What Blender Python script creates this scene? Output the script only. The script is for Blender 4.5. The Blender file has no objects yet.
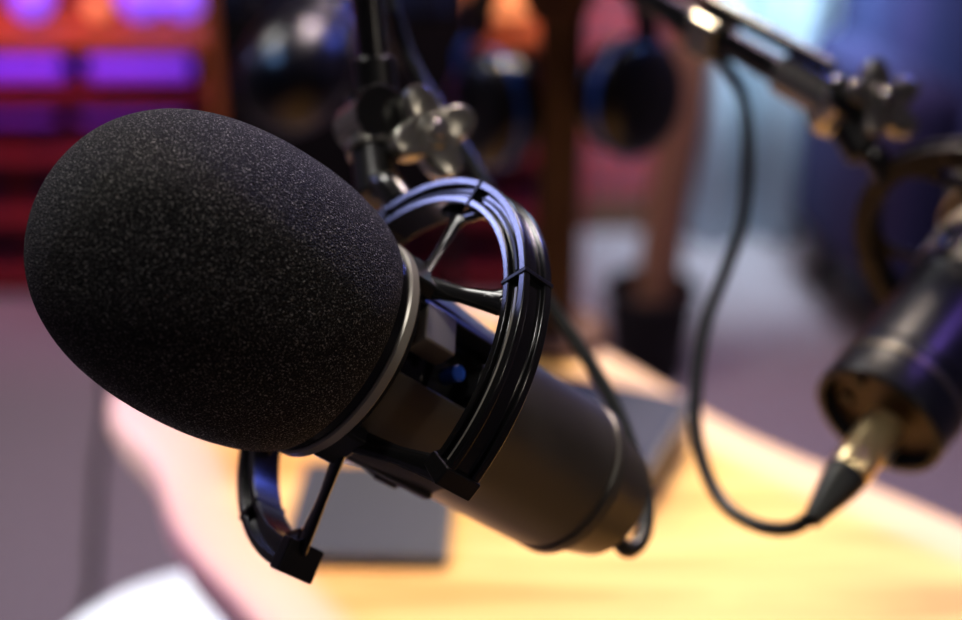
import bpy, bmesh, math, random
from mathutils import Vector, Matrix
random.seed(4)
D=bpy.data; SC=bpy.context.scene
V=Vector
# ---------------------------------------------------------------- materials
def mat(name, col=(.5,.5,.5), rough=.5, metal=0.0, emis=None, estr=0, spec=.5, noise=None, bump=None, sheen=0, coat=0):
    m=D.materials.new(name); m.use_nodes=True
    nt=m.node_tree; b=nt.nodes['Principled BSDF']
    b.inputs['Base Color'].default_value=(*col,1); b.inputs['Roughness'].default_value=rough
    b.inputs['Metallic'].default_value=metal; b.inputs['Specular IOR Level'].default_value=spec
    if coat: b.inputs['Coat Weight'].default_value=coat; b.inputs['Coat Roughness'].default_value=.15
    if sheen: b.inputs['Sheen Weight'].default_value=sheen
    if emis: b.inputs['Emission Color'].default_value=(*emis,1); b.inputs['Emission Strength'].default_value=estr
    tc=nt.nodes.new('ShaderNodeTexCoord')
    if noise:  # (scale, col2, stretch)
        n=nt.nodes.new('ShaderNodeTexNoise'); n.inputs['Scale'].default_value=noise[0]; n.inputs['Detail'].default_value=4
        mp=nt.nodes.new('ShaderNodeMapping'); mp.inputs['Scale'].default_value=noise[2] if len(noise)>2 else (1,1,1)
        nt.links.new(tc.outputs['Object'],mp.inputs[0]); nt.links.new(mp.outputs[0],n.inputs['Vector'])
        r=nt.nodes.new('ShaderNodeValToRGB'); r.color_ramp.elements[0].position=.35; r.color_ramp.elements[1].position=.65
        r.color_ramp.elements[0].color=(*col,1); r.color_ramp.elements[1].color=(*noise[1],1)
        nt.links.new(n.outputs['Fac'],r.inputs[0]); nt.links.new(r.outputs[0],b.inputs['Base Color'])
    if bump: # (scale,strength,dist)
        n=nt.nodes.new('ShaderNodeTexNoise'); n.inputs['Scale'].default_value=bump[0]; n.inputs['Detail'].default_value=2
        nt.links.new(tc.outputs['Object'],n.inputs['Vector'])
        bp=nt.nodes.new('ShaderNodeBump'); bp.inputs['Strength'].default_value=bump[1]; bp.inputs['Distance'].default_value=bump[2]
        nt.links.new(n.outputs['Fac'],bp.inputs['Height']); nt.links.new(bp.outputs[0],b.inputs['Normal'])
    return m

def foam_mat():
    m=D.materials.new('open_cell_foam'); m.use_nodes=True; nt=m.node_tree; b=nt.nodes['Principled BSDF']
    tc=nt.nodes.new('ShaderNodeTexCoord')
    v=nt.nodes.new('ShaderNodeTexVoronoi'); v.inputs['Scale'].default_value=1600
    nt.links.new(tc.outputs['Object'],v.inputs['Vector'])
    n=nt.nodes.new('ShaderNodeTexNoise'); n.inputs['Scale'].default_value=1700; n.inputs['Detail'].default_value=2
    nt.links.new(tc.outputs['Object'],n.inputs['Vector'])
    r=nt.nodes.new('ShaderNodeValToRGB'); e=r.color_ramp.elements
    e[0].position=.42; e[0].color=(.006,.006,.0065,1); e[1].position=.74; e[1].color=(.50,.48,.44,1)  # pale ramp end paints the sparkle of the foam grains
    x=e.new(.57); x.color=(.033,.032,.031,1)
    nt.links.new(n.outputs['Fac'],r.inputs[0]); nt.links.new(r.outputs[0],b.inputs['Base Color'])
    b.inputs['Roughness'].default_value=.75; b.inputs['Specular IOR Level'].default_value=.28
    b.inputs['Sheen Weight'].default_value=.03; b.inputs['Sheen Roughness'].default_value=.6
    bp=nt.nodes.new('ShaderNodeBump'); bp.inputs['Strength'].default_value=1.0; bp.inputs['Distance'].default_value=.0006
    nt.links.new(v.outputs['Distance'],bp.inputs['Height']); nt.links.new(bp.outputs[0],b.inputs['Normal'])
    return m

def wood_top_mat():
    m=D.materials.new('live_edge_maple'); m.use_nodes=True; nt=m.node_tree; b=nt.nodes['Principled BSDF']
    tc=nt.nodes.new('ShaderNodeTexCoord'); mp=nt.nodes.new('ShaderNodeMapping')
    mp.inputs['Rotation'].default_value=(0,0,math.radians(28)); mp.inputs['Scale'].default_value=(1.2,9,1)
    nt.links.new(tc.outputs['Object'],mp.inputs[0])
    n=nt.nodes.new('ShaderNodeTexNoise'); n.inputs['Scale'].default_value=3.2; n.inputs['Detail'].default_value=8; n.inputs['Distortion'].default_value=.9
    nt.links.new(mp.outputs[0],n.inputs['Vector'])
    r=nt.nodes.new('ShaderNodeValToRGB'); e=r.color_ramp.elements
    e[0].position=.34; e[0].color=(.56,.30,.07,1); e[1].position=.66; e[1].color=(.82,.54,.18,1)
    nt.links.new(n.outputs['Fac'],r.inputs[0])
    at=nt.nodes.new('ShaderNodeAttribute'); at.attribute_name='sapwood'
    mx=nt.nodes.new('ShaderNodeMix'); mx.data_type='RGBA'
    nt.links.new(at.outputs['Fac'],mx.inputs[0]); nt.links.new(r.outputs[0],mx.inputs[6]); mx.inputs[7].default_value=(.70,.50,.34,1)
    nt.links.new(mx.outputs[2],b.inputs['Base Color'])
    b.inputs['Roughness'].default_value=.5
    b.inputs['Specular IOR Level'].default_value=.35
    return m

def brick_mat():
    m=D.materials.new('red_brick'); m.use_nodes=True; nt=m.node_tree; b=nt.nodes['Principled BSDF']
    tc=nt.nodes.new('ShaderNodeTexCoord'); mp=nt.nodes.new('ShaderNodeMapping'); mp.inputs['Rotation'].default_value=(math.radians(90),0,0)
    nt.links.new(tc.outputs['Object'],mp.inputs[0])
    t=nt.nodes.new('ShaderNodeTexBrick'); t.inputs['Color1'].default_value=(.24,.03,.035,1); t.inputs['Color2'].default_value=(.15,.02,.025,1)
    t.inputs['Mortar'].default_value=(.08,.03,.04,1); t.inputs['Scale'].default_value=4.5; t.inputs['Mortar Size'].default_value=.03
    nt.links.new(mp.outputs[0],t.inputs['Vector']); nt.links.new(t.outputs['Color'],b.inputs['Base Color'])
    b.inputs['Roughness'].default_value=.85
    return m

M=dict(
 foam=foam_mat(),
 black=mat('black_satin_plastic',(.013,.013,.013),.33,bump=(900,.08,.0003)),
 gloss=mat('black_gloss_plastic',(.012,.012,.012),.21,coat=.3),
 tube=mat('enamel_warm_lit',(.105,.098,.084),.36,.45,bump=(2500,.12,.0002)),  # body enamel with the warm table reflection put into its colour
 tube_dim=mat('enamel_dim_copy',(.020,.023,.032),.33,.3,bump=(2500,.12,.0002)),  # same body enamel, dimmer and bluer: its lighting is put into the colour
 matteplastic=mat('matte_black_plastic',(.010,.010,.013),.55,spec=.25),
 collar=mat('grey_anodised_collar',(.40,.38,.33),.35,.4),
 dark=mat('matte_black',(.006,.006,.006),.7),
 steel=mat('brushed_nickel',(.62,.60,.56),.25,1.0),
 brass=mat('brass_connector',(.92,.74,.42),.28,.8),
 bakelite=mat('brown_terminal_board',(.08,.05,.025),.45),
 knob=mat('pewter_zinc',(.36,.35,.31),.26,.8),
 rubber=mat('black_rubber_cable',(.018,.022,.022),.38),
 greycase=mat('grey_case',(.12,.125,.125),.5,.1),
 bluecase=mat('dark_blue_case',(.014,.024,.055),.5,spec=.3),
 slate=mat('slate_screen',(.036,.046,.052),.55,spec=.3),
 wood=wood_top_mat(),
 oak=mat('oak_post',(.24,.13,.075),.6,noise=(12,(.32,.18,.10),(1,1,.08))),
 darkwood=mat('walnut',(.06,.026,.014),.5,noise=(14,(.10,.045,.025),(1,1,.08))),
 carpet=mat('mauve_grey_carpet',(.25,.225,.225),.95,noise=(60,(.31,.28,.28)),bump=(300,.4,.004)),
 plaster=mat('plaster',(.30,.28,.30),.9),
 brick=brick_mat(),
 white=mat('white_leatherette',(.90,.92,.94),.45),
 curtain=mat('pale_blue_curtain',(.50,.60,.66),.9,noise=(5,(.58,.66,.72),(1,1,.1))),
 navy=mat('navy_upholstery',(.012,.018,.06),.85,noise=(7,(.028,.022,.075),(1,1,.2))),
 ledp=mat('purple_led',(.2,.05,.7),.4,emis=(.22,.05,.85),estr=.55),
 ledb=mat('violet_glass_lamp',(.2,.1,.8),.4,emis=(.26,.12,1.0),estr=1.0),
 amber=mat('amber_lamp_shade',(.8,.3,.1),.6,emis=(1.0,.40,.16),estr=.6),
 redwood=mat('red_stained_wood',(.16,.016,.022),.55,noise=(8,(.26,.03,.035),(.15,1,1))),
 orangewood=mat('orange_shelf_board',(.40,.13,.04),.5),
 leather=mat('black_leatherette',(.006,.006,.008),.28),
 tolex=mat('black_tolex',(.006,.005,.005),.65,spec=.2),
 grillecloth=mat('orange_piping',(.40,.12,.035),.6),
 bluehighlight=mat('blue_highlight_colour',(.03,.10,.45),.2),  # blue highlights on headphones and capsule parts, put in as colour
)
# ---------------------------------------------------------------- mesh helpers
def finish(bm,name,m,parent=None,bevel=0,angle=35,segs=2):
    bmesh.ops.recalc_face_normals(bm,faces=bm.faces[:])
    a=math.radians(angle)
    for f in bm.faces: f.smooth=True
    if not bevel:
        for e in bm.edges:
            if len(e.link_faces)==2 and e.calc_face_angle(0)>a: e.smooth=False
    me=D.meshes.new(name); bm.to_mesh(me); bm.free()
    ob=D.objects.new(name,me); SC.collection.objects.link(ob)
    me.materials.append(m)
    if parent: ob.parent=parent
    if bevel:
        b=ob.modifiers.new('bevel','BEVEL'); b.width=bevel; b.segments=segs; b.limit_method='ANGLE'; b.angle_limit=math.radians(30); b.harden_normals=True
    return ob
def empty(name,mw=None):
    e=D.objects.new(name,None); e.empty_display_size=.05; SC.collection.objects.link(e)
    if mw: e.matrix_world=mw
    return e
def frame(o,z,x=None):
    z=V(z).normalized()
    if x is None: x=V((1,0,0)) if abs(z.x)<.8 else V((0,1,0))
    x=V(x); x=(x-z*x.dot(z)).normalized(); y=z.cross(x)
    return Matrix(((x.x,y.x,z.x,o[0]),(x.y,y.y,z.y,o[1]),(x.z,y.z,z.z,o[2]),(0,0,0,1)))
def add_lathe(bm,prof,n=64,a0=0,a1=360,mw=None,closed=False):
    full=abs(a1-a0)>=359.9; cnt=n if full else n+1
    rings=[]
    for i in range(cnt):
        t=math.radians(a0+(a1-a0)*i/n); row=[]
        for z,r in prof:
            p=V((r*math.cos(t),r*math.sin(t),z)); row.append(bm.verts.new(mw@p if mw else p))
        rings.append(row)
    L=len(prof)
    for i in range(n):
        A=rings[i]; B=rings[(i+1)%cnt]
        for j in range(L if closed else L-1):
            k=(j+1)%L
            bm.faces.new((A[j],B[j],B[k],A[k]))
    if closed and not full:
        bm.faces.new(rings[0]); bm.faces.new(rings[-1][::-1])
    bmesh.ops.remove_doubles(bm,verts=bm.verts[:],dist=1e-6)
def lathe(name,prof,m,parent=None,n=64,a0=0,a1=360,mw=None,closed=False,bevel=0,angle=35):
    bm=bmesh.new(); add_lathe(bm,prof,n,a0,a1,mw,closed); return finish(bm,name,m,parent,bevel,angle)
def add_cyl(bm,p1,p2,r1,r2=None,n=24,bev=0):
    r2=r1 if r2 is None else r2
    p1=V(p1);p2=V(p2);L=(p2-p1).length; b=min(bev,L*.4)
    pr=[(0,0),(0,r1-b),(b,r1),(L-b,r2),(L,r2-b),(L,0)] if b else [(0,0),(0,r1),(L,r2),(L,0)]
    add_lathe(bm,pr,n,mw=frame(p1,p2-p1))
def cyl(name,p1,p2,r1,m,parent=None,r2=None,n=24,bev=.0006):
    bm=bmesh.new(); add_cyl(bm,p1,p2,r1,r2,n,bev); return finish(bm,name,m,parent)
def add_box(bm,c,s,mw=None):
    r=bmesh.ops.create_cube(bm,size=1)
    for v in r['verts']:
        p=V((v.co.x*s[0],v.co.y*s[1],v.co.z*s[2]))+V(c); v.co=mw@p if mw else p
def box(name,c,s,m,parent=None,bevel=.002,mw=None):
    bm=bmesh.new(); add_box(bm,c,s,mw); return finish(bm,name,m,parent,bevel)
def catmull(pts,k=8,closed=False):
    P=[V(p) for p in pts]; out=[]; n=len(P)
    for i in range(n if closed else n-1):
        if closed: a,b,c,d=P[i-1],P[i],P[(i+1)%n],P[(i+2)%n]
        else: a,b,c,d=P[max(i-1,0)],P[i],P[i+1],P[min(i+2,n-1)]
        for j in range(k):
            t=j/k
            out.append(.5*((2*b)+(c-a)*t+(2*a-5*b+4*c-d)*t*t+(3*b-a-3*c+d)*t**3))
    if not closed: out.append(P[-1])
    return out
def add_tube(bm,Q,r,n=12,ell=None,up=None):
    rows=[]; x=None
    for i,p in enumerate(Q):
        t=(Q[min(i+1,len(Q)-1)]-Q[max(i-1,0)]).normalized()
        if x is None: x=V(up) if up else (V((0,0,1)) if abs(t.z)<.9 else V((1,0,0)))
        x=(x-t*x.dot(t)).normalized(); y=t.cross(x)
        rr=r(i/(len(Q)-1)) if callable(r) else r
        e=ell or 1
        rows.append([bm.verts.new(p+x*rr*math.cos(2*math.pi*a/n)+y*rr*e*math.sin(2*math.pi*a/n)) for a in range(n)])
    for A,B in zip(rows,rows[1:]):
        for a in range(n): bm.faces.new((A[a],A[(a+1)%n],B[(a+1)%n],B[a]))
    bm.faces.new(rows[0][::-1]); bm.faces.new(rows[-1])
def tube(name,pts,r,m,parent=None,k=8,n=12,smooth=True,ell=None,up=None):
    Q=catmull(pts,k) if smooth else [V(p) for p in pts]
    bm=bmesh.new(); add_tube(bm,Q,r,n,ell,up)
    return finish(bm,name,m,parent,angle=60)
def star_knob(name,c,axis,R,m,parent,lobes=4,h=.011,x=None):
    mw=frame(c,axis,x); bm=bmesh.new(); N=96
    def outline(k,z):
        row=[]
        for i in range(N):
            t=2*math.pi*i/N; f=(.5+.5*math.cos(lobes*t)); r=R*k*(.56+.44*f**.75)
            row.append(bm.verts.new(mw@V((r*math.cos(t),r*math.sin(t),z+.0020*f*k))))
        return row
    rows=[outline(.30,-h*.5),outline(.88,-h*.5),outline(.98,-h*.38),outline(1.0,-.1*h),outline(1.0,.15*h),outline(.97,h*.42),outline(.88,h*.5),outline(.45,h*.42),outline(.30,h*.4)]
    for a,b in zip(rows,rows[1:]):
        for i in range(N): bm.faces.new((a[i],a[(i+1)%N],b[(i+1)%N],b[i]))
    bm.faces.new(rows[0][::-1]); bm.faces.new(rows[-1])
    finish(bm,name,m,parent,angle=50)
    a=V(axis).normalized(); c=V(c)
    cyl(name+'_hub',c-a*h*1.3,c+a*h*.60,R*.36,m,parent,bev=.0012)
    cyl(name+'_screw_cap',c+a*h*.55,c+a*h*.8,R*.17,M['steel'],parent,bev=.0005)

# ---------------------------------------------------------------- broadcast microphone (local z : grille -> tail)
def microphone(mw,screen='foam',tail='taper',ringmat='gloss',tube_='tube'):
    root=empty('broadcast_microphone',mw); TB=M[tube_]
    if screen:
        foam=[(-.1320,0),(-.1315,.008),(-.1295,.016),(-.1255,.0245),(-.1195,.0320),(-.1115,.0385),(-.101,.0438),(-.089,.0472),(-.076,.0490),(-.063,.0494),(-.053,.0489),(-.045,.0478),(-.0375,.0462),(-.0310,.0438),(-.0270,.0410),(-.0260,.0370),(-.028,.030)]
        pr=catmull([(a,b,0) for a,b in foam],4)
        lathe('foam_windscreen',[(p.x,max(p.y,0)) for p in pr],M[screen],root,n=128,angle=80)
    lathe('collar_base',[(-.0290,.030),(-.0290,.0390),(-.0232,.0394),(-.0232,.036)],M['gloss'],root,n=96,angle=30)
    lathe('collar_ring',[(-.0231,.036),(-.0231,.0400),(-.0225,.0408),(-.0196,.0408),(-.0190,.0402),(-.0190,.0355),(-.015,.034),(-.015,.020)],M['collar'],root,n=96,angle=30)
    lathe('collar_seal',[(-.0189,.034),(-.0189,.0386),(-.0168,.0386),(-.0160,.0376),(-.0160,.033)],M['black'],root,n=96)
    lathe('capsule_core',[(-.016,.0),(-.016,.022),(-.004,.0225),(-.003,.020),(.004,.020),(.005,.0225),(.014,.0225),(.015,.020),(.021,.020),(.022,.0235),(.034,.0235),(.034,0)],M['gloss'],root,n=48)
    for i,a0 in enumerate((-10,110,230)):
        lathe('cage_panel_%d'%(i+1),[(-.0165,.0300),(-.0165,.0350),(.002,.0347),(.034,.0325),(.034,.0290)],TB,root,n=28,a0=a0,a1=a0+66,closed=True,bevel=.0008)
    for i,a0 in enumerate((-64,56,176)):
        for k,(s,da,w,h) in enumerate([(-.003,17,.016,.014),(.0225,34,.012,.011)]):
            t=math.radians(a0+da); f=Matrix.Rotation(t,4,'Z')
            box('shock_block_%d_%d'%(i,k),(.0290,0,s),(.010,w,h),M['collar'] if k==0 else M['black'],root,.001,mw=f)
        t=math.radians(a0+34); f=Matrix.Rotation(t,4,'Z')
        cyl('isolator_stud_%d'%i,f@V((.021,0,.011)),f@V((.030,0,.011)),.0030,M['bluehighlight'],root)  # blue stud colour stands in for a highlight inside the cage
        t0=math.radians(a0+4); f=Matrix.Rotation(t0,4,'Z')
        box('window_post_%d'%i,(.0322,0,.009),(.0045,.004,.050),M['black'],root,.0007,mw=f)
    lathe('body_tube',[(.028,.024),(.028,.0318),(.0295,.0326),(.0325,.0326),(.034,.0318),(.0360,.0312),(.0880,.0312),(.0895,.0304),(.0905,.0304),(.0915,.0314),(.0955,.0314),(.0962,.0306),(.0962,.02)],TB,root,n=96,angle=25)
    if tail=='taper':
        lathe('tail_cap',[(.0950,.020),(.0950,.0288),(.0980,.0280),(.1130,.0246),(.1180,.0234),(.1195,.0218),(.1195,.0195),(.1155,.0185),(.1155,.0)],TB,root,n=72,angle=25)
        sz=.115
        lathe('xlr_socket',[(sz,.0),(sz,.0095),(sz+.005,.0095),(sz+.005,.0080),(sz+.001,.0080),(sz+.001,0)],M['steel'],root,n=32)
    else:
        lathe('highlight_ring',[(.0955,.030),(.0955,.0324),(.0990,.0324),(.0990,.030)],M['tube'],root,n=72)  # paler ring added to carry the violet highlight band at the groove
        lathe('tail_cap',[(.0989,.025),(.0989,.0318),(.1140,.0322),(.1160,.0318),(.1165,.0305),(.1165,.0285),(.1150,.0280),(.1080,.0275),(.1080,.0)],TB,root,n=72,angle=25)
        lathe('terminal_plate',[(.1079,0),(.1079,.026),(.1092,.026),(.1092,0)],M['bakelite'],root,n=48)
        for a in (200,250,300):
            t=math.radians(a); f=Matrix.Rotation(t,4,'Z')
            cyl('terminal_screw_%d'%a,f@V((.019,0,.109)),f@V((.019,0,.1115)),.003,M['black'],root,n=16,bev=.0004)
    sec=[(.0655,-.0060),(.0684,-.0060),(.0684,-.0038),(.0725,-.0038),(.0725,-.0060),(.0758,-.0060),(.0758,-.0034),(.0738,-.0028),(.0738,.0028),(.0758,.0034),(.0758,.0064),(.0655,.0064)]
    lathe('suspension_bracket',[(s,r) for r,s in sec],M[ringmat],root,n=110,a0=73,a1=370,closed=True,bevel=.0006)
    def blk(nm,phi,dphi,s0=-.0072,s1=.0074,r0=.0648,r1=.0766):
        lathe(nm,[(s0,r0),(s0,r1),(s1,r1),(s1,r0)],M['black'],root,n=8,a0=phi-dphi/2,a1=phi+dphi/2,closed=True,bevel=.0009)
    blk('bracket_end_1',9,5); blk('bracket_end_2',74,5)
    for i,p in enumerate((-47,-92,-138,-180,-215,-255)): blk('bracket_joint_%d'%i,p,1.3,s0=-.0064,s1=.0068,r0=.0652,r1=.0761)
    for i,(p,q) in enumerate(((-44,6),(-88,-50),(-134,-95),(-178,-142))):
        lathe('channel_rib_%d'%i,[(-.0046,.0699),(-.0046,.0709),(-.0036,.0709),(-.0036,.0699)],M['collar'] if i==0 else M['black'],root,n=40,a0=p,a1=q,closed=True)  # first rib is paler: a bright highlight line painted along the channel
    def pt(phi,r,s):
        t=math.radians(phi); return V((r*math.cos(t),r*math.sin(t),s))
    for i,(p,dl) in enumerate(((41.5,31.5),(-72.5,28),(-192.5,28))):
        bm=bmesh.new()
        for k,d in enumerate((-dl,dl)):
            root_p=pt(p+d*.15,.036,-.012); tip=pt(p+d,.0605 if i else .0665,-.001)
            mid=root_p.lerp(tip,.55)+V((0,0,.0005))
            add_tube(bm,catmull([root_p,mid,tip],8),lambda t:.0013+.0013*abs(t-.45),12,2.3,(0,0,1))
            for dd in ((-9,9) if i else ((-9,) if k==0 else (9,))):
                add_tube(bm,catmull([root_p.lerp(tip,.80),pt(p+d+dd*.30,.0625,-.0005),pt(p+d+dd*.8,.0650,0),pt(p+d+dd*1.1,.0675,0)],6),lambda t:.0015+.0006*t,12,2.0,(0,0,1))
        add_cyl(bm,pt(p,.0335,-.013),pt(p,.0380,-.012),.0048,.0040,16)
        finish(bm,'strut_%d'%i,M[ringmat],root,angle=60)
        f=Matrix.Rotation(math.radians(p),4,'Z')
        box('collar_tab_%d'%i,(.0370,0,-.0150),(.006,.018,.010),M['black'],root,.0012,mw=f)
    return root

a1=V((.712,.2917,-.6381))
m1=microphone(frame((-.0348,.4168,1.0816),a1,(.454,-.8854,.1006)))
a2=V((-.645,-.671,-.366)).normalized()
m2=microphone(frame(V((.185,.540,.9935))-a2*.113,a2,(.5,.1,-.85)),tail='cup',screen='foam',ringmat='matteplastic',tube_='tube_dim')
a3=V((.30,.88,.36)).normalized()
c3=V((-.168,1.175,.985))+a3*.075
m3=microphone(frame(c3,a3,(0,0,-1)),screen='leather',tube_='tube_dim')

# ---------------------------------------------------------------- boom arms
def boom_joint(root,attach,low,top,knobc,kax,R,lobes,kx=None):
    attach=V(attach);low=V(low);top=V(top);ax=V(kax).normalized()
    tube('attach_link',[attach,attach.lerp(low,.5)+V((0,0,.003)),low],.0065,M['gloss'],root,n=16)
    cyl('swivel_lower',low-(top-low)*.15,low+(top-low)*.35,.0088,M['black'],root,bev=.001)
    cyl('swivel_collar',low+(top-low)*.35,low+(top-low)*.48,.0105,M['knob'],root,bev=.001)
    cyl('swivel_upper',low+(top-low)*.48,top,.0082,M['gloss'],root,bev=.001)
    mid=low.lerp(top,.72)
    cyl('hinge_barrel',mid-ax*.013,mid+ax*.012,.0105,M['knob'],root,bev=.0012)
    cyl('hinge_washer',mid+ax*.012,mid+ax*.0145,.012,M['gloss'],root)
    cyl('hinge_bolt',mid-ax*.017,V(knobc),.004,M['steel'],root)
    star_knob('wing_knob',knobc,kax,R,M['knob'],root,lobes,x=kx)
arm1=empty('microphone_boom_arm')
boom_joint(arm1,(-.0306,.4854,1.1184),(-.042,.506,1.119),(-.048,.541,1.145),(-.021,.520,1.136),(.50,-.70,.50),.0205,4,(.9,.6,.2))
A=V((-.043,.541,1.142)); B=V((-.10,.75,1.75))
cyl('arm_tube_front',A,B,.0065,M['gloss'],arm1)
cyl('arm_tube_rear',A+V((-.004,.017,-.004)),B+V((-.004,.017,0)),.0045,M['gloss'],arm1)
cyl('arm_ferrule',A,A.lerp(B,.03),.0088,M['black'],arm1)
box('cable_clip',(0,0,0),(.022,.022,.012),M['black'],arm1,.003,mw=frame(A.lerp(B,.085)+V((.010,.02,0)),B-A))
cyl('elbow_joint',B-V((0,.02,0)),B+V((0,.03,0)),.016,M['knob'],arm1)
Cc=V((.95,.30,1.15))
cyl('arm_tube_back',B+V((0,.01,0)),Cc,.0075,M['gloss'],arm1)
cyl('base_post',Cc,(.95,.30,.762),.012,M['black'],arm1)
box('desk_clamp',(.95,.30,.768),(.07,.07,.036),M['black'],arm1,.004)

arm2=empty('microphone_boom_arm')
K=V((.203,.661,1.108))
boom_joint(arm2,(.206,.640,1.075),(.192,.650,1.088),(.178,.673,1.110),K,(.30,-.70,.60),.023,5,(1,.3,.4))
A=V((.180,.671,1.107)); B=V((-.02,.917,1.180))
cyl('arm_tube_front',A,B,.0075,M['gloss'],arm2)
cyl('arm_tube_rear',A+V((.0,.0,.016)),B+V((0,0,.016)),.004,M['gloss'],arm2)
cyl('arm_ferrule',A,A.lerp(B,.10),.0110,M['knob'],arm2)
box('cable_clip',(0,0,0),(.024,.024,.020),M['knob'],arm2,.003,mw=frame(A.lerp(B,.26),B-A))
cyl('elbow_joint',B-V((0,.02,0)),B+V((0,.03,0)),.016,M['knob'],arm2)
Cc=V((.75,.55,1.5))
cyl('arm_tube_back',B,Cc,.0075,M['gloss'],arm2)
cyl('base_post',Cc,(.75,.40,.762),.012,M['black'],arm2)
box('desk_clamp',(.75,.40,.768),(.07,.07,.036),M['black'],arm2,.004)

arm3=empty('microphone_boom_arm')
q=c3+V((0,.03,.075))
cyl('swivel',q,q+V((0,.01,.05)),.011,M['black'],arm3)
star_knob('wing_knob',q+V((.035,-.01,.03)),(.8,-.6,0),.018,M['black'],arm3,4)
cyl('hinge_bolt',q+V((0,.01,.03)),q+V((.035,-.01,.03)),.004,M['steel'],arm3)
cyl('arm_tube_front',q+V((0,.01,.04)),q+V((.25,.25,.65)),.009,M['gloss'],arm3)
cyl('arm_tube_back',q+V((.25,.25,.65)),(.25,1.35,1.9),.009,M['gloss'],arm3)
cyl('ceiling_drop_rod',(.25,1.35,1.9),(.25,1.35,2.7),.012,M['black'],arm3)

# ---------------------------------------------------------------- cables
cab1=empty('microphone_cable')
tube('cable_run',[(-.047,.632,1.185),(-.035,.610,1.149),(-.019,.591,1.125),(0,.569,1.100),(.015,.557,1.075),(.030,.546,1.050),(.045,.532,1.032),(.057,.514,1.017),(.065,.496,1.002),(.0695,.479,.991),(.067,.460,.983),(.058,.449,.984),(.0490,.4510,1.002)],.0034,M['rubber'],cab1,k=8)
cab2=empty('microphone_cable')
tube('cable_run',[(.105,.755,1.130),(.128,.728,1.118),(.139,.712,1.104),(.1435,.701,1.090),(.144,.687,1.069),(.139,.664,1.043),(.128,.643,1.023),(.116,.619,1.006),(.109,.595,.990),(.105,.571,.974),(.107,.548,.961),(.114,.526,.954),(.126,.508,.955),(.137,.497,.961),(.144,.494,.968)],.0034,M['rubber'],cab2,k=8)
E=V((.184,.534,.9895)); u=V((.645,.671,.366)).normalized()
m2p=empty('xlr_plug')
def plugpart(nm,prof,m,n=32): lathe(nm,prof,m,m2p,n=n,mw=frame(E-u*.060,u),angle=30)
plugpart('strain_relief_boot',[(0,.0025),(0,.0042),(.004,.0050),(.010,.0062),(.018,.0080),(.026,.0096),(.030,.0098),(.030,.002)],M['rubber'])
plugpart('metal_shell',[(.030,.002),(.030,.0090),(.032,.0100),(.040,.0100),(.041,.0092),(.043,.0092),(.044,.0100),(.060,.0100),(.061,.0094),(.065,.0094),(.065,0)],M['brass'])
f=frame(E-u*.060,u)
box('latch',(.0100,0,.050),(.003,.006,.010),M['knob'],m2p,.0008,mw=f)

# ---------------------------------------------------------------- table
tab=empty('live_edge_table')
out=[(-.312,.985),(-.262,.895),(-.212,.790),(-.150,.690),(-.075,.580),(-.010,.44),(.06,.28),(.20,.10),(.45,-.05),(.85,-.10),(1.2,.0),(1.25,.22),(1.0,.36),(.70,.55),(.50,.69),(.35,.818),(.21,.965),(.13,1.08),(.066,1.165),(-.03,1.225),(-.15,1.215),(-.255,1.14),(-.312,1.06)]
pl=[(p.x,p.y) for p in catmull([(x,y,0) for x,y in out],8,True)]
pl=[(x+.004*math.sin(31*y+5*x),y+.004*math.sin(27*x)) for x,y in pl]
n=len(pl)
def inset(k):
    o=[]
    for i in range(n):
        p=V(pl[i]);t=(V(pl[(i+3)%n])-V(pl[i-3])).normalized(); nn=V((-t.y,t.x))
        o.append((p.x+nn.x*k,p.y+nn.y*k))
    return o
area_=sum(pl[i][0]*pl[(i+1)%n][1]-pl[(i+1)%n][0]*pl[i][1] for i in range(n))
sg=1 if area_>0 else -1
bm=bmesh.new(); col=bm.verts.layers.float.new('sapwood')
rings=[]
for k,z,s in [(.030,.705,1),(.006,.712,1),(.000,.732,1),(.003,.746,1),(.008,.750,1),(.022,.750,1),(.042,.750,.8),(.062,.750,.0)]:
    row=[]
    for x,y in inset(sg*k):
        v=bm.verts.new((x,y,z)); v[col]=s; row.append(v)
    rings.append(row)
for a,b in zip(rings,rings[1:]):
    for i in range(n): bm.faces.new((a[i],a[(i+1)%n],b[(i+1)%n],b[i]))
bm.faces.new(rings[0][::-1]); bm.faces.new(rings[-1])
finish(bm,'slab_top',M['wood'],tab,angle=40)
for i,(x,y) in enumerate([(.02,1.10),(.20,.80),(.35,.12),(1.0,.15)]):
    tube('hairpin_leg_%d'%(i+1),[(x-.05,y,.706),(x-.012,y,.02),(x,y,.006),(x+.012,y,.02),(x+.05,y,.706)],.006,M['dark'],tab,k=6)

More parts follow.
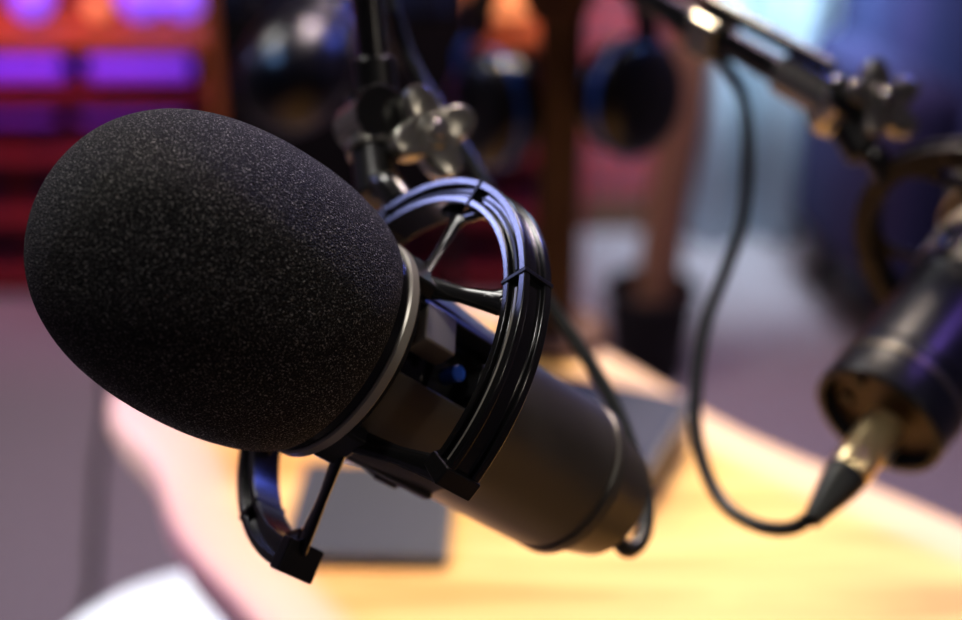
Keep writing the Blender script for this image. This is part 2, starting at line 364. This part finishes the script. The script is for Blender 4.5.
tb=empty('tablet_computer')
f=Matrix.Translation((-.079,.822,.7505))@Matrix.Rotation(math.radians(-2),4,'Z')
box('body',(0,0,.004),(.118,.124,.008),M['greycase'],tb,.003,mw=f)
box('screen',(0,0,.0083),(.112,.118,.001),M['slate'],tb,.0003,mw=f)
au=empty('audio_interface')
f=Matrix.Translation((.086,.900,.7505))@Matrix.Rotation(math.radians(-24),4,'Z')
box('case',(0,0,.021),(.120,.120,.036),M['bluecase'],au,.003,mw=f)
box('front_panel',(0,-.0615,.021),(.117,.004,.033),M['greycase'],au,.001,mw=f)
box('side_panel',(.0615,0,.021),(.004,.117,.033),M['greycase'],au,.001,mw=f)
for i in range(4):
    p1=f@V((-.042+.028*i,-.063,.02)); p2=f@V((-.042+.028*i,-.072,.02)); cyl('gain_dial_%d'%i,p1,p2,.007,M['black'],au)
for i,(x,y) in enumerate([(-.05,-.05),(.05,-.05),(-.05,.05),(.05,.05)]):
    cyl('foot_%d'%i,f@V((x,y,0)),f@V((x,y,.004)),.006,M['black'],au)

# ---------------------------------------------------------------- headphones on stand
hs=empty('headphone_stand')
bx,by=.068,1.115
lathe('base',[(0,0),(0,.046),(.003,.049),(.010,.049),(.013,.046),(.013,0)],M['darkwood'],hs,n=48,mw=Matrix.Translation((bx,by,.7505)))
box('post',(bx,by,.925),(.036,.026,.33),M['darkwood'],hs,.004)
lathe('cradle',[(-.03,0),(-.03,.026),(-.028,.028),(.028,.028),(.03,.026),(.03,0)],M['darkwood'],hs,n=40,mw=frame((bx,by,1.075),(.25,1,0)))
hp=empty('headphones')
hx=V((.97,-.24,0)).normalized()
ctr=V((bx,by,1.032))
arc=[]
for i in range(21):
    t=math.pi*i/20; arc.append(ctr+hx*.072*math.cos(t)+V((0,0,.082*math.sin(t))))
tube('headband',arc,.010,M['leather'],hp,smooth=False,n=14,ell=1.6,up=(0,0,1))
for s in (1,-1):
    c=ctr+hx*.058*s+V((0,-.010,-.053+.010*s))
    tube('yoke_%d'%s,[ctr+hx*.072*s,ctr+hx*.088*s-V((0,0,.02)),c+hx*.022*s],.005,M['bluehighlight'],hp)  # blue here is painted highlight colour
    mwc=frame(c,hx*s*.8+V((0,-.70,.10)))
    lathe('ear_cup_%d'%s,[(-.004,0),(-.004,.040),(.000,.049),(.012,.050),(.020,.045),(.024,.032),(.0265,.014),(.027,0)],M['leather'],hp,n=48,mw=mwc,angle=60)
    lathe('cup_highlight_%d'%s,[(.004,.048),(.004,.0515),(.008,.0522),(.011,.0515),(.011,.048)],M['bluehighlight'],hp,n=48,mw=mwc)  # ring paints the curved blue highlight along the cup rim
    lathe('ear_pad_%d'%s,[(-.004,.020),(-.010,.022),(-.018,.028),(-.020,.034),(-.018,.045),(-.010,.050),(-.004,.048)],M['leather'],hp,n=48,mw=mwc,angle=70)

# ---------------------------------------------------------------- round white stool tucked under the table edge
st=empty('round_stool')
sx_,sy_=-.245,.955
pr=catmull([(0,0,0),(0,.10,0),(.004,.150,0),(.022,.163,0),(.045,.158,0),(.058,.135,0),(.064,.08,0),(.065,0,0)],5)
lathe('seat_cushion',[(p.x,max(p.y,0)) for p in pr],M['white'],st,n=64,angle=70,mw=Matrix.Translation((sx_,sy_,.45)))
lathe('seat_pan',[(-.02,0),(-.02,.13),(-.002,.145),(0,.145),(0,0)],M['oak'],st,n=48,mw=Matrix.Translation((sx_,sy_,.45)))
for i in range(4):
    t=math.radians(45+90*i); c_,s_=math.cos(t),math.sin(t)
    cyl('leg_%d'%(i+1),(sx_+c_*.15,sy_+s_*.15,0),(sx_+c_*.10,sy_+s_*.10,.432),.011,M['oak'],st,r2=.015)
ringp=[(sx_+.135*math.cos(2*math.pi*i/24),sy_+.135*math.sin(2*math.pi*i/24),.14) for i in range(25)]
tube('foot_ring',ringp,.006,M['steel'],st,smooth=False)

# ---------------------------------------------------------------- room
def slab(name,lo,hi,m):
    lo=V(lo);hi=V(hi); return box(name,(lo+hi)/2,hi-lo,m,None,0)
slab('floor',(-2.6,-2.2,-.05),(2.6,3.3,0),M['carpet'])
slab('ceiling',(-2.6,-2.2,2.7),(2.6,3.3,2.75),M['plaster'])
slab('wall_back',(-2.6,3.3,0),(2.6,3.4,2.7),M['brick'])
slab('wall_front',(-2.6,-2.3,0),(2.6,-2.2,2.7),M['plaster'])
slab('wall_left',(-2.7,-2.2,0),(-2.6,3.3,2.7),M['plaster'])
slab('wall_right',(2.6,-2.2,0),(2.7,3.3,2.7),M['plaster'])
slab('baseboard_back',(-2.6,3.285,0),(2.6,3.3,.09),M['darkwood'])

sh=empty('shelving_unit')
X0,X1,Y0,Y1=-2.1,.22,2.86,3.24
for i,(z,mm) in enumerate([(.04,'redwood'),(.19,'redwood'),(.335,'redwood'),(.485,'redwood'),(.60,'orangewood')]):
    box('board_%d'%i,((X0+X1)/2,(Y0+Y1)/2,z),(X1-X0,Y1-Y0,.024),M[mm],sh,.003)
for i,x in enumerate((X0,-1.35,-.58,X1)):
    box('upright_%d'%i,(x,(Y0+Y1)/2,.306),(.024,Y1-Y0,.612),M['redwood'],sh,.003)
box('back_panel',((X0+X1)/2,Y1,.30),(X1-X0,.012,.60),M['redwood'],sh,.001)
for i,(xa,xb) in enumerate([(-2.0,-1.42),(-1.28,-.92),(-.86,-.64)]):
    cyl('led_tube_%d'%i,(xa,Y0+.03,.540),(xb,Y0+.03,.540),.024,M['ledp'],sh)
for i,(xa,xb) in enumerate([(-1.30,-.95),(-.90,-.66)]):
    cyl('led_tube_low_%d'%i,(xa,Y0+.03,.425),(xb,Y0+.03,.425),.012,mat('dim_violet_led_%d'%i,(.1,.02,.3),.4,emis=(.17,.02,.30),estr=.45),sh)
bk=bmesh.new()
for z in (.052,.202,.347):
    x=X0+.03
    while x<X1-.06:
        w=random.uniform(.018,.045); h=random.uniform(.085,.115)
        if not any(abs(x+w/2-q)<.045 for q in (-1.35,-.58)): add_box(bk,(x+w/2,Y0+.14,z+h/2),(w*.94,.16,h))
        x+=w
finish(bk,'row_of_books',mat('book_cloth',(.22,.018,.035),.7,noise=(16,(.08,.015,.08),(1,.1,.1))),sh,bevel=.002)
for i,(x,r) in enumerate([(-1.005,.045),(-.76,.050),(-.665,.048),(-.86,.026)]):
    g=empty('globe_lamp')
    z=.6125
    lathe('base',[(0,0),(0,r*.6),(.012,r*.55),(.016,r*.3),(.016,0)],M['black'],g,n=32,mw=Matrix.Translation((x,3.0,z)))
    pr=[(r-r*math.cos(math.pi*k/20),r*math.sin(math.pi*k/20)) for k in range(21)]
    lathe('glass_globe',pr,M['ledb'] if i!=3 else M['amber'],g,n=32,mw=Matrix.Translation((x,3.0,z+.014)),angle=80)
tl=empty('table_lamp')
lx,ly=.045,3.02
lathe('lamp_base',[(0,0),(0,.06),(.012,.055),(.02,.014),(.06,.012),(.06,0)],M['black'],tl,n=32,mw=Matrix.Translation((lx,ly,.6125)))
lathe('shade',[(.035,.105),(.22,.085),(.22,.082),(.035,.102)],M['amber'],tl,n=48,closed=True,mw=Matrix.Translation((lx,ly,.6125)))

am=empty('guitar_amplifier')
box('cabinet',(-.27,2.60,.60),(.50,.24,.50),M['tolex'],am,.012)
box('grille_cloth',(-.27,2.477,.56),(.44,.010,.36),M['tolex'],am,.003)
box('trim_strip',(-.505,2.476,.62),(.022,.012,.40),M['grillecloth'],am,.003)
box('control_panel',(-.27,2.477,.79),(.44,.010,.07),M['bluecase'],am,.002)
for i in range(6): cyl('dial_%d'%i,(-.45+.07*i,2.472,.79),(-.45+.07*i,2.455,.79),.014,M['black'],am)
for i,(x,y) in enumerate([(-.48,2.5),(-.06,2.5),(-.48,2.7),(-.06,2.7)]):
    cyl('stand_leg_%d'%i,(x,y,0),(x,y,.355),.012,M['dark'],am)

cs=empty('coat_stand')
lathe('weighted_bucket',[(0,0),(0,.070),(.01,.076),(.19,.092),(.20,.096),(.205,.092),(.19,.084),(.17,.083),(.17,0)],M['dark'],cs,n=48,mw=Matrix.Translation((.345,2.47,0)))
tube('pole',[(.345,2.47,.02),(.365,2.47,.35),(.390,2.47,.69),(.42,2.47,1.7)],.044,M['oak'],cs,n=20)
for a in range(4):
    t=math.radians(45+90*a)
    tube('hook_%d'%a,[(.415,2.47,1.55),(.415+.10*math.cos(t),2.47+.10*math.sin(t),1.60),(.415+.15*math.cos(t),2.47+.15*math.sin(t),1.70)],.012,M['oak'],cs)

def curtain(name,x0,x1,y,z0,z1,m,amp,per):
    bm=bmesh.new(); N=160; lo=[];hi=[]
    for i in range(N+1):
        x=x0+(x1-x0)*i/N; yy=y+amp*math.sin(2*math.pi*(x-x0)/per)+amp*.4*math.sin(5.3*(x-x0)/per)
        lo.append(bm.verts.new((x,yy,z0))); hi.append(bm.verts.new((x*.995+.002,yy,z1)))
    for i in range(N): bm.faces.new((lo[i],lo[i+1],hi[i+1],hi[i]))
    o=finish(bm,name,m,None,angle=80); s=o.modifiers.new('s','SOLIDIFY'); s.thickness=.004
curtain('window_curtain',.47,1.75,3.20,.01,2.5,M['curtain'],.030,.17)

ac=empty('armchair')
f=Matrix.Translation((1.11,2.72,0))@Matrix.Rotation(math.radians(8),4,'Z')
box('seat_base',(0,0,.24),(.62,.56,.20),M['navy'],ac,.04,mw=f)
box('seat_cushion',(0,-.02,.40),(.46,.50,.13),M['navy'],ac,.05,mw=f)
box('backrest',(0,.22,.56),(.60,.16,.62),M['navy'],ac,.06,mw=f)
box('armrest_1',(-.30,-.02,.40),(.13,.56,.46),M['navy'],ac,.05,mw=f)
box('armrest_2',(.30,-.02,.40),(.13,.56,.46),M['navy'],ac,.05,mw=f)
for i,(x,y) in enumerate([(-.27,-.24),(.27,-.24),(-.27,.24),(.27,.24)]):
    cyl('foot_%d'%i,f@V((x,y,0)),f@V((x,y,.15)),.02,M['dark'],ac)

fc=empty('floor_cable')
tube('cable_run',[(-.80,2.55,.008),(-.74,2.32,.008),(-.70,2.10,.008),(-.655,1.90,.008),(-.61,1.68,.008),(-.60,1.3,.008),(-.70,.9,.008)],.007,M['rubber'],fc)

# ---------------------------------------------------------------- lights
def area(name,loc,tgt,size,power,col,shape='RECTANGLE',sy=None,spread=None):
    l=D.lights.new(name,'AREA'); l.energy=power; l.color=col; l.shape=shape; l.size=size; l.size_y=sy or size
    if spread: l.spread=math.radians(spread)
    o=D.objects.new(name,l); SC.collection.objects.link(o); o.location=loc
    o.rotation_euler=(V(tgt)-V(loc)).to_track_quat('-Z','Y').to_euler(); return o
def spot(name,loc,tgt,power,col,ang,blend=.6,r=.05):
    l=D.lights.new(name,'SPOT'); l.energy=power; l.color=col; l.spot_size=math.radians(ang); l.spot_blend=blend; l.shadow_soft_size=r
    o=D.objects.new(name,l); SC.collection.objects.link(o); o.location=loc
    o.rotation_euler=(V(tgt)-V(loc)).to_track_quat('-Z','Y').to_euler(); return o
spot('warm_table_spot',(.30,1.75,2.3),(.20,.76,.75),165,(1,.82,.50),33,.6,.12)
area('overhead_fill',(.35,1.5,2.3),(0,.6,1.0),.5,5,(1,.92,.82))  # unseen soft lamp added for highlights on tube and bracket
spot('key_spot',(-.30,.30,2.3),(-.06,.43,1.08),19,(1,.96,.91),15,.8,.06)
spot('warm_fill_spot',(.9,-.3,1.7),(.03,.46,1.03),10,(1,.88,.76),16,.7,.08)
spot('knob_spot',(.1,-.3,2.2),(.10,.60,1.12),13,(1,.95,.86),18,.7,.06)
spot('connector_spot',(-.2,-.2,2.0),(.175,.52,.98),7,(1,.93,.82),8,.7,.05)  # unseen spot added to brighten the XLR plug
spot('violet_stage_light',(-1.3,1.4,1.9),(-.22,.82,.75),100,(.62,.36,1.0),21,.8,.05)
spot('white_stool_spot',(-1.1,.2,2.0),(-.36,.93,.5),170,(.88,.93,1.0),15,.5,.05)  # unseen spot added to make the stool seat bright
area('blue_stage_light',(.9,1.9,1.7),(.1,.5,1.05),.20,8,(.16,.22,1.0))
area('blue_wash_left',(-1.2,1.5,1.6),(-.1,.7,1.05),.10,1.4,(.45,.50,1.0))
spot('violet_rim_spot',(.66,.62,1.75),(.24,.575,.99),18,(.40,.22,1.0),9.5,.4,.04)
spot('blue_rim_spot',(-.55,.9,1.9),(-.17,1.12,.99),18,(.25,.5,1.0),14,.5,.05)
spot('blue_headphone_spot',(.7,1.3,1.8),(.07,1.10,.98),14,(.15,.35,1.0),12,.5,.04)
area('purple_wall_wash',(-1.1,2.5,1.3),(-1.0,3.3,.5),.4,4,(.75,.10,.42),spread=100)
area('red_wall_wash',(.2,2.3,1.4),(.1,3.2,.3),.4,2.2,(1,.12,.16))
area('curtain_light',(.60,2.35,1.15),(.62,3.2,.45),.3,9,(.60,.80,1),spread=75)
area('floor_light',(.4,1.9,2.4),(.6,2.1,0),.6,24,(.95,.72,1.0))
area('floor_light_left',(-.9,1.6,2.4),(-.8,1.8,0),.5,15,(1,.97,.92))
w=D.worlds.new('studio_ambient'); SC.world=w; w.use_nodes=True
w.node_tree.nodes['Background'].inputs[0].default_value=(.38,.38,.45,1); w.node_tree.nodes['Background'].inputs[1].default_value=.03

# ---------------------------------------------------------------- camera
cd=D.cameras.new('camera'); co=D.objects.new('camera',cd); SC.collection.objects.link(co)
co.location=(0,0,1.3); co.rotation_euler=(math.radians(65),0,0)
cd.lens=50; cd.sensor_width=36; cd.clip_start=.01
cd.dof.use_dof=True; cd.dof.focus_distance=.415; cd.dof.aperture_fstop=4.0
SC.camera=co
SC.view_settings.view_transform='Standard'
try: SC.view_settings.look='Medium High Contrast'
except Exception: pass
